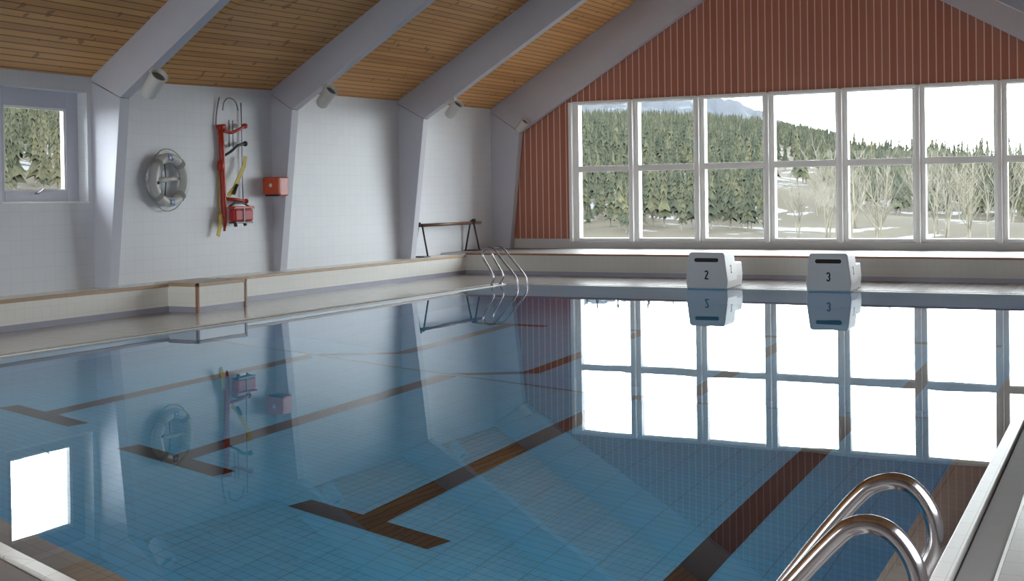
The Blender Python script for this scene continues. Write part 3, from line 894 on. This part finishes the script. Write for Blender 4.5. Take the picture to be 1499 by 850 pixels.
# bare pale birches on the right, close to the building
def birch_geo(seed, spread=1.0):
    R = random.Random(seed); m = MB()
    def grow(p, d, L, rad, lev):
        pts = [p]; q = Vector(p); dd = Vector(d)
        n = 4
        for i in range(n):
            dd = (dd + Vector((R.uniform(-.12, .12), R.uniform(-.12, .12), .08))).normalized()
            q = q + dd * L / n; pts.append(q.copy())
        m.tube(pts, [rad * (1 - .75 * i / n) for i in range(n + 1)], 5 if lev == 0 else 4, cap=False)
        if lev >= 3: return
        nb = [9, 5, 3][lev]
        for i in range(nb):
            t = R.uniform(.25, 1.0); k = min(n - 1, int(t * n)); pp = pts[k].lerp(pts[k + 1], t * n - k)
            a = R.uniform(0, 2 * PI); up = R.uniform(.55, 1.25)
            d2 = Vector((math.cos(a) * spread, math.sin(a) * spread, up * 1.3)).normalized()
            grow(pp, d2, L * R.uniform(.32, .55) * (1.15 - t * .5), rad * .5 * (1.1 - t * .5), lev + 1)
    for k in range(R.choice((1, 2, 3))):
        grow(Vector((R.uniform(-.04, .04), R.uniform(-.04, .04), -.02)), Vector((R.uniform(-.18, .18), R.uniform(-.18, .18), 1)), .8, .0105, 0)
    return m
BG = [birch_geo(100 + s, .9) for s in range(5)]
bprot = {}
R3 = random.Random(5)
spots = []
for i in range(36):
    a = R3.uniform(3.2, 8.4); r_ = R3.uniform(52, 80); spots.append((a, r_, R3.uniform(3.6, 5.4)))
for i in range(12):
    a = R3.uniform(8.4, 12.0); r_ = R3.uniform(48, 75); spots.append((a, r_, R3.uniform(3.8, 5.6)))
for i in range(16):
    a = R3.uniform(11.5, 15.0); r_ = R3.uniform(62, 90); spots.append((a, r_, R3.uniform(2.5, 4.0)))
for a, r_, h in ((9.9, 46, 4.6), (10.5, 47, 4.3), (12.4, 58, 5.2)): spots.append((a, r_, h))
bpos = []
for i, (a, r_, h) in enumerate(spots):
    x, y = -math.sin(math.radians(a)) * r_, math.cos(math.radians(a)) * r_
    if any((x - q[0]) ** 2 + (y - q[1]) ** 2 < 4.5 for q in bpos): continue
    if any((x - q[0]) ** 2 + (y - q[1]) ** 2 < 6 for q in near_): continue
    bpos.append((x, y))
    k = i % 5
    if k not in bprot:
        g = BG[k]; o = g.build('birch_tree', M['birch'], fix=False); bprot[k] = o
    else:
        o = bprot[k].copy(); COL.objects.link(o)
    o.location = (x, y, ground_z(x, y)); o.rotation_euler = (0, 0, R3.uniform(0, 6.28)); o.scale = (h, h, h)
    tag(o, 'pale leafless birch growing outside the right hand gable windows', 'tree', 'bare birches outside the gable windows')

# ------------------------------------------------------------------ light
wd = bpy.data.worlds.new('overcast_sky'); S.world = wd; wd.use_nodes = True
nt = wd.node_tree; bg = nt.nodes['Background']
bg.inputs[0].default_value = (.90, .95, 1.0, 1); bg.inputs[1].default_value = 14.0
def portal(loc, rot, sx, sy):
    L = bpy.data.lights.new('window_portal', 'AREA'); L.shape = 'RECTANGLE'; L.size = sx; L.size_y = sy
    L.cycles.is_portal = True
    o = bpy.data.objects.new('window_portal', L); COL.objects.link(o); o.location = loc; o.rotation_euler = rot
portal(((WXL + WXR) / 2, YF + .3, (WZ0 + WZ1) / 2), (-PI / 2, 0, 0), WXR - WXL, WZ1 - WZ0)
portal(((BACK_FILL_WIN[0] + BACK_FILL_WIN[1]) / 2, YB - .32, (BACK_FILL_WIN[2] + BACK_FILL_WIN[3]) / 2), (PI / 2, 0, 0), BACK_FILL_WIN[1] - BACK_FILL_WIN[0], BACK_FILL_WIN[3] - BACK_FILL_WIN[2])
for a, b, c, d in LWIN: portal((XW - .4, (a + b) / 2, (c + d) / 2), (0, -PI / 2, 0), d - c, b - a)
for a, b, c, d in RFILL_WIN: portal((XE + .35, (a + b) / 2, (c + d) / 2), (0, PI / 2, 0), d - c, b - a)

# ------------------------------------------------------------------ camera
yaw, pitch, roll, f_px = .4667, -.0117, -.0139, 1801.07
cx, cy = 748.74, 310.98
cd = bpy.data.cameras.new('camera'); cam = bpy.data.objects.new('camera', cd); COL.objects.link(cam)
cd.sensor_fit = 'HORIZONTAL'; cd.sensor_width = 36; cd.lens = f_px / 1499 * 36
cd.shift_x = -(cx - 749.5) / 1499; cd.shift_y = (cy - 425) / 1499
cd.clip_start = .05; cd.clip_end = 5000
fw = Vector((-math.sin(yaw) * math.cos(pitch), math.cos(yaw) * math.cos(pitch), math.sin(pitch)))
rt_ = Vector((math.cos(yaw), math.sin(yaw), 0)); up = rt_.cross(fw)
# roll as fitted: x' = c x + s z, z' = -s x + c z
rx = rt_ * math.cos(roll) + up * math.sin(roll); uz = -rt_ * math.sin(roll) + up * math.cos(roll)
Mx = Matrix((rx, uz, -fw)).transposed().to_4x4(); Mx.translation = (0, 0, 1.7)
cam.matrix_world = Mx
S.camera = cam

S.view_settings.view_transform = 'Standard'; S.view_settings.look = 'None'
S.view_settings.exposure = 0.15; S.view_settings.gamma = 1; S.view_settings.use_curve_mapping = False
S.cycles.use_denoising = True
S.cycles.max_bounces = 12; S.cycles.diffuse_bounces = 5; S.cycles.glossy_bounces = 5; S.cycles.transmission_bounces = 8; S.cycles.transparent_max_bounces = 12
S.cycles.sample_clamp_indirect = 8; S.cycles.caustics_refractive = True; S.cycles.caustics_reflective = True
